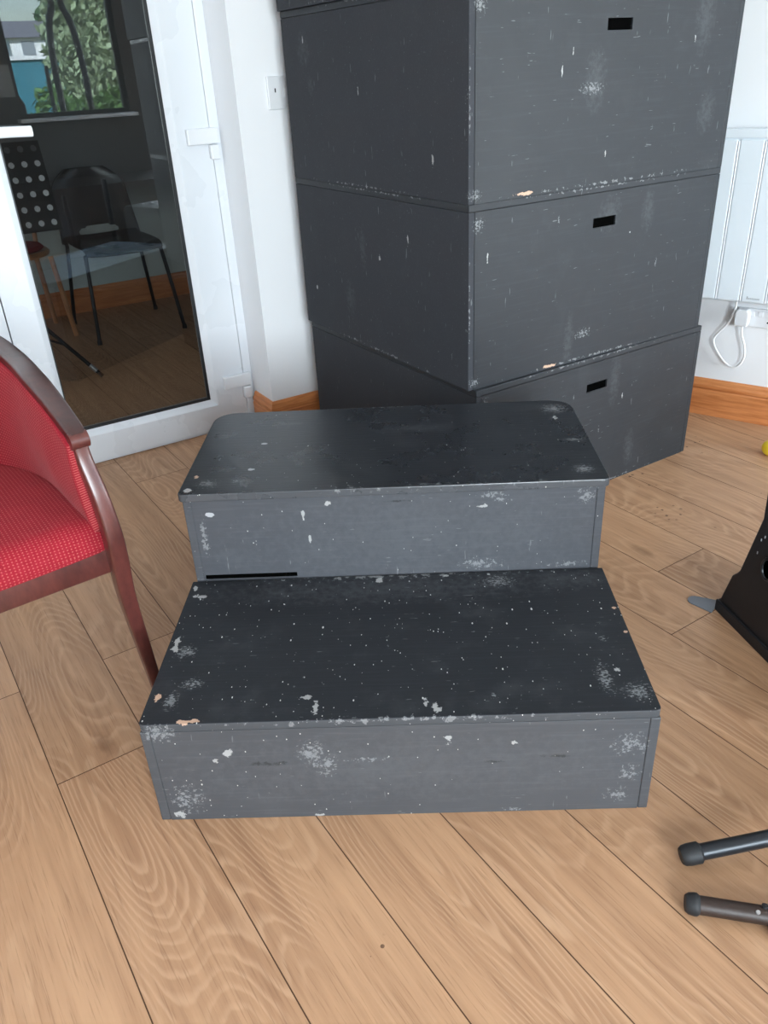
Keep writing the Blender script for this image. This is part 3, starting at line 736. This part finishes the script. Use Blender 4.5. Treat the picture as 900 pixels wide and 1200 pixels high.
bm = bmesh.new(); lathe(bm, [(.015,.02),(.015,.62),(.012,.63)], 18); make('upright', bm, M_TUBEB, s2, smooth=True)
bm = bmesh.new(); nv = Vector((-d.y, d.x, 0)); tube(bm, [Vector((0,0,.05)) - nv*.22 + Vector((0,0,-.034)), Vector((0,0,.05)), ], .0125, 14); make('cross_foot', bm, M_TUBEB, s2, smooth=True)

# ------------------------------------------------------------------ room beyond the glass
bc = thing('stacking_chair', rm(-.12, 3.05), PHI, 'glossy black plastic chair on thin legs beyond the door glass', 'chair')
# local: x = u, y = v, faces -y
def shell(fn, nu, nv, th, name, mat, parent, hole=None):
    bm = bmesh.new(); g = [[bm.verts.new(fn(i/nu*2-1, j/nv)) for i in range(nu+1)] for j in range(nv+1)]
    for j in range(nv):
        for i in range(nu):
            if hole and hole((i+.5)/nu*2-1, (j+.5)/nv): continue
            bm.faces.new((g[j][i], g[j][i+1], g[j+1][i+1], g[j+1][i]))
    o = make(name, bm, mat, parent, smooth=True); md = o.modifiers.new('thick', 'SOLIDIFY'); md.thickness = th; md.offset = 0
    md = o.modifiers.new('sub', 'SUBSURF'); md.levels = 1; md.render_levels = 2
    return o
def fseat(s, t):
    w = .205 + .012*math.sin(PI*t); y = -.27 + .50*t
    z = .468 - .018*math.sin(PI*t)*(1-s*s) + .010*s*s - (.030*(1-t/.15)**2 if t < .15 else 0) + (.02*((t-.85)/.15)**2 if t > .85 else 0)
    return (s*w*(1 if t < .8 else 1-.1*(t-.8)), y, z)
shell(fseat, 12, 14, .010, 'seat', M_BLKSEAT, bc)
def fback(s, t):
    w = .225 - .03*t - (.09*((t-.7)/.3)**2 if t > .7 else 0)
    return (s*w, .225 + .11*t - .03*(s*s), .455 + .375*t)
shell(fback, 40, 40, .010, 'backrest', M_BLKSEAT, bc, hole=lambda s, t: (s/.50)**2 + ((t-.12)/.085)**2 < 1)
for s in (-1, 1):
    bm = bmesh.new(); tube(bm, spline([(s*.239, -.280, .006), (s*.205, -.22, .40), (s*.198, -.20, .438), (s*.17, -.17, .452)], 6), .0105, 10); lg = make('leg', bm, M_BLKMET, bc, smooth=True)
    bm = bmesh.new(); lathe(bm, [(.013,0),(.013,.02),(.011,.024)], 12, (s*.239, -.280, 0)); make('rubber_foot', bm, M_RUBBER, lg)
    bm = bmesh.new(); tube(bm, spline([(s*.245, .255, .006), (s*.205, .20, .40), (s*.20, .205, .45), (s*.20, .26, .56), (s*.19, .30, .68)], 6), .0105, 10); lg = make('leg', bm, M_BLKMET, bc, smooth=True)
    bm = bmesh.new(); lathe(bm, [(.013,0),(.013,.02),(.011,.024)], 12, (s*.245, .255, 0)); make('rubber_foot', bm, M_RUBBER, lg)
# bentwood chair with a red pad, mostly behind the door stile
wc = thing('bentwood_chair', rm(-.63, 3.24), PHI, 'brown wooden chair with a red pad beyond the door glass, left of the black chair', 'chair')
bm = bmesh.new(); lathe(bm, [(.18,.425),(.205,.432),(.21,.445),(.20,.458)], 28); make('seat', bm, M_COPPER, wc, smooth=True)
bm = bmesh.new(); lathe(bm, [(.17,.4585),(.185,.468),(.17,.485),(.08,.492)], 28); make('seat_pad', bm, M_REDPAD, wc, smooth=True)
for x, y in ((-.205,-.19), (.213,-.19), (-.18,.17), (.18,.17)):
    bm = bmesh.new(); tube(bm, [(x, y, 0), (x*.85, y*.82, .432)], .0135, 12); make('leg', bm, M_COPPER, wc, smooth=True)
bm = bmesh.new(); hoop = [(-.17,.13,.45), (-.185,.16,.65), (-.15,.19,.84), (0,.205,.93), (.15,.19,.84), (.185,.16,.65), (.17,.13,.45)]
tube(bm, spline(hoop, 8), .013, 10, up=(0,1,0)); make('back_hoop', bm, M_COPPER, wc, smooth=True)
shell(lambda s, t: (s*.12, .165+.03*t+.01*s*s, .54+.22*t), 8, 8, .02, 'back_pad', M_REDPAD, wc)

# music stand
ms = thing('music_stand', rm(-.76, 2.33), PHI, 'black music stand with a perforated desk beyond the door glass', 'music stand')
ZB, ZT = .675, 1.03; X0, X1 = -.235, .255
dsk = bpy.data.objects
bm = bmesh.new(); nx, nz = 9, 6; ex = (X1-X0)/nx; ez = (ZT-ZB)/nz; rh = .0125
def dy(z): return -.03 + (z-ZB)*.28
for i in range(nx):
    for j in range(nz):
        cx, cz = X0+(i+.5)*ex, ZB+(j+.5)*ez
        outer = []; inner = []
        for k in range(16):
            a = 2*PI*k/16 + PI/16; c, s = math.cos(a), math.sin(a)
            m = max(abs(c)/(ex/2), abs(s)/(ez/2)); ox, oz = cx + c/m, cz + s/m
            outer.append(bm.verts.new((ox, dy(oz), oz))); iz = cz + rh*s; inner.append(bm.verts.new((cx + rh*c, dy(iz), iz)))
        # fill to cell corners
        for k in range(16): 
            k2 = (k+1) % 16; bm.faces.new((outer[k], outer[k2], inner[k2], inner[k]))
        for qx in (-1, 1):
            for qz in (-1, 1):
                px, pz = cx+qx*ex/2, cz+qz*ez/2
                near = sorted(outer, key=lambda v: (v.co.x-px)**2 + (v.co.z-pz)**2)[:2]
                try: bm.faces.new((bm.verts.new((px, dy(pz), pz)), near[0], near[1]))
                except Exception: pass
desk = make('desk', bm, M_BLKMET, ms); md = desk.modifiers.new('thick', 'SOLIDIFY'); md.thickness = .002
boxes('ledge', [(X0, X1, -.03, .025, ZB-.004, ZB)], M_BLKMET, desk)
bm = bmesh.new()
prism(bm, [(-.026, .676), (-.0245, .676), (-.0245+.28*.30, .976), (-.026+.28*.30, .976)], 'x', -.03, .24)
tag(make('sheet_music', bm, M_PAPER, loc=rm(-.76, 2.33), rotz=PHI), 'pale paper sheets on the music stand, showing through its desk holes', 'paper')
bm = bmesh.new(); tube(bm, [(0, .04, .22), (0, .04, .80)], .011, 12); make('pole', bm, M_BLKMET, ms, smooth=True)
hubz = .36
for k, (tx, ty) in enumerate(((.263, -.132), (-.24, -.20), (-.02, .30))):
    bm = bmesh.new(); tube(bm, [(tx, ty, .010), (0, .04, hubz)], .0095, 10); lg = make('leg', bm, M_BLKMET, ms, smooth=True)
    bm = bmesh.new(); a = Vector((tx, ty, .010)); c = Vector((0, .04, hubz)); dd = (c-a).normalized(); tube(bm, [a + dd*.035, a + dd*.075], .0112, 10); make('silver_band', bm, M_STEEL, lg, smooth=True)
    bm = bmesh.new(); tube(bm, [a.lerp(c, .45), (0, .04, .23)], .006, 8); make('brace', bm, M_BLKMET, ms, smooth=True)
# ------------------------------------------------------------------ what the door glass mirrors: outside the window
bm = bmesh.new(); box(bm, -60, 80, -160, -4.2, -1.2, -1.0)
struct(make('ground', bm, plain('grass_ground', (.10,.13,.05), .9, var=.3, scale=.5), loc=RO, rotz=PHI), 'grassy ground outside the window', 'ground')
M_REND = plain('white_render', (.82,.84,.86), .8, var=.05, scale=.4); M_SLATE = plain('grey_slate', (.16,.16,.18), .7, var=.2, scale=1.5)
M_TEAL = plain('teal_paint', (.02,.16,.22), .5, var=.1, scale=.5); M_WIN = plain('house_window', (.25,.28,.32), .2)
hs = thing('house', rm(10.5, -60, -1.0), PHI, 'white house with grey roof mirrored in the door glass', 'house')
boxes('wall', [(0, 12, -7, 0, 0, 5.2)], M_REND, hs)
bm = bmesh.new(); prism(bm, [(-7.4, 5.15), (.4, 5.15), (-3.5, 6.3)], 'x', -.3, 12.3); make('roof', bm, M_SLATE, hs)
for k in range(7):
    f = boxes('window', [(.7+k*1.55, 1.5+k*1.55, 0, .06, 4.15, 4.95)], M_WIN, hs)
boxes('string_course', [(0, 12, 0, .08, 3.85, 3.95)], M_SLATE, hs)
sh = thing('garden_shed', rm(7.2, -45, -1.0), PHI, 'teal low building in front of the white house, mirrored in the glass', 'shed')
boxes('wall', [(0, 4.5, -3, 0, 0, 3.5)], M_TEAL, sh); boxes('roof', [(-.1, 4.6, -3.1, .15, 3.5, 3.68)], M_WHITE, sh)
M_LEAF = [plain('leaf_green', (.10,.20,.05), .6, var=.5, scale=3), plain('leaf_dark', (.05,.12,.04), .6, var=.5, scale=3), plain('leaf_pale', (.30,.38,.22), .6, var=.4, scale=3)]
M_BARK = plain('bark', (.06,.045,.03), .9)
def tree(u, v, rx, rz, zc, n, mat, label, seed, leaf=.09):
    e = thing('tree', rm(u, v, -1.0), PHI, label, 'tree', 'trees outside the window'); rr = random.Random(seed)
    bm = bmesh.new(); tube(bm, [(0,0,0), (.05,0,1+zc-rz*.5), (.02,.02,1+zc+rz*.3)], .09, 10); make('trunk', bm, M_BARK, e, smooth=True)
    bm = bmesh.new()
    blobs = [(rr.uniform(-.65,.65)*rx, rr.uniform(-.65,.65)*rx, rr.uniform(-.7,.7)*rz) for _ in range(16)]
    for _ in range(n):
        bx, by, bz = rr.choice(blobs); a, t = rr.uniform(0, 2*PI), math.acos(rr.uniform(-1, 1)); q = rr.uniform(.6, 1)*.45
        c = Vector((bx + rx*q*math.sin(t)*math.cos(a), by + rx*q*math.sin(t)*math.sin(a), 1 + zc + bz + rz*q*math.cos(t)))
        d1 = Vector((rr.gauss(0,1), rr.gauss(0,1), rr.gauss(0,1))).normalized(); d2 = d1.orthogonal().normalized()
        L = leaf*rr.uniform(.6, 1.2)
        bm.faces.new([bm.verts.new(c + x) for x in (d1*L, d2*L*.45, -d1*L, -d2*L*.45)])
    make('crown', bm, mat, e)
tree(3.1, -12, 1.0, 1.5, 1.6, 5200, M_LEAF[2], 'pale-leaved tree mirrored in the glass, right of the house', 3)
tree(2.35, -10.5, .8, .75, .45, 3200, M_LEAF[0], 'low green bush mirrored in the glass just above the window sill', 5)
tree(20.5, -75, 5, 3.0, 6.5, 2600, M_LEAF[1], 'dark distant tree mirrored behind the house roof', 8, .5)
tree(3.9, -14, 1.2, 1.7, 1.0, 3600, M_LEAF[0], 'green tree mirrored in the glass, behind the pale-leaved tree', 9)
hp = thing('hooped_stand', rm(.80, -4.55, -1.0), PHI, 'black hooped metal rack mirrored in the door glass outside the window', 'rack')
for x, b_ in ((-.14, .04), (.12, -.04)):
    bm = bmesh.new(); tube(bm, spline([(x, 0, .0), (x, 0, 2.0), (x, 0, 2.35), (x+b_*.3, 0, 2.55), (x+b_, 0, 2.74), (x+b_*2.2, 0, 2.88), (x+b_*1.2, 0, 3.05)], 6), .030, 10, up=(0,1,0)); make('hoop', bm, M_BLKMET, hp, smooth=True)
bm = bmesh.new(); box(bm, -.5, .3, -.03, .03, 0, .04); make('base', bm, M_BLKMET, hp, .005)
bm = bmesh.new(); tube(bm, [(-.27, .03, .0), (-.22, .03, 2.40)], .018, 8, up=(0,1,0)); make('bar', bm, M_BLKMET, hp, smooth=True)
bm = bmesh.new(); tube(bm, [(-.45, .03, 0), (-.50, .03, 2.10), (-.64, .03, 2.38)], .028, 8, up=(0,1,0)); make('bar', bm, M_BLKMET, hp, smooth=True)
bm = bmesh.new(); box(bm, 0, .16, 0, .004, 0, .24)
tag(make('notice', bm, plain('grey_paper', (.32,.33,.33), .7, var=.04), loc=rm(.01, -4.0, 1.17), rotz=PHI), 'grey paper notice on the wall beside the window, mirrored in the glass', 'notice')

# ------------------------------------------------------------------ light
w = bpy.data.worlds.new('sky'); bpy.context.scene.world = w; w.use_nodes = True; nt = w.node_tree; nt.nodes.clear()
sk = nt.nodes.new('ShaderNodeTexSky'); sk.sky_type = 'NISHITA'; sk.sun_disc = False; sk.sun_elevation = R(42); sk.sun_rotation = R(20); sk.air_density = 1.0; sk.dust_density = 1.5
bg = nt.nodes.new('ShaderNodeBackground'); bg.inputs[1].default_value = .80
ow = nt.nodes.new('ShaderNodeOutputWorld'); nt.links.new(sk.outputs[0], bg.inputs[0]); nt.links.new(bg.outputs[0], ow.inputs[0])
def area(name, loc, look, sx, sy, power, col=(1,1,1)):
    l = bpy.data.lights.new(name, 'AREA'); l.shape = 'RECTANGLE'; l.size = sx; l.size_y = sy; l.energy = power; l.color = col
    o = bpy.data.objects.new(name, l); C.objects.link(o); o.location = loc
    o.rotation_euler = (Vector(look) - Vector(loc)).to_track_quat('-Z', 'Y').to_euler(); return o
DAY = (.90,.955,1.0)
area('window_daylight', rm(2.02, -4.35, 1.0), rm(1.0, 0, .7), 1.5, 1.7, 345, DAY)
area('window_daylight', rm(-1.6, -4.35, 1.45), rm(-.8, 0, .8), 1.8, 1.5, 330, DAY)
area('window_daylight', wloc(-3.2, -.45, 1.5), wloc(-2.2, 3, .6), 2.2, 1.4, 30, DAY)
area('far_room_light', rm(-2.8, 2.4, 1.0), rm(0, 2.6, .5), 1.4, 1.4, 16, (.95,.98,1))
s = bpy.data.lights.new('sun', 'SUN'); s.energy = 19.0; s.angle = R(1); so = bpy.data.objects.new('sun', s); C.objects.link(so)
so.rotation_euler = (rm(.4, -2.0, -1.5) - rm(0, 0, 0)).to_track_quat('-Z', 'Y').to_euler(); so.location = rm(0, 0, 8)

# ------------------------------------------------------------------ camera
Rr = ((0.99887, 0.008142, -0.046762), (-0.036947, -0.485109, -0.873673), (-0.029798, 0.874416, -0.484261))
cam = bpy.data.cameras.new('camera'); co = bpy.data.objects.new('camera', cam); C.objects.link(co)
right, down, fwd = Vector(Rr[0]), Vector(Rr[1]), Vector(Rr[2])
m = Matrix.Identity(4)
for i in range(3): m[i][0], m[i][1], m[i][2] = right[i], -down[i], -fwd[i]
m.translation = Vector((.48850, -1.04068, 1.22829)); co.matrix_world = m
cam.sensor_fit = 'AUTO'; cam.sensor_width = 36; cam.lens = 935.915/1200*36; cam.clip_start = .02; cam.clip_end = 500
sc = bpy.context.scene; sc.camera = co
sc.view_settings.view_transform = 'Standard'; sc.view_settings.look = 'None'; sc.view_settings.exposure = 0.0
sc.cycles.max_bounces = 8; sc.cycles.diffuse_bounces = 5; sc.cycles.transparent_max_bounces = 12
sc.cycles.sample_clamp_indirect = 6
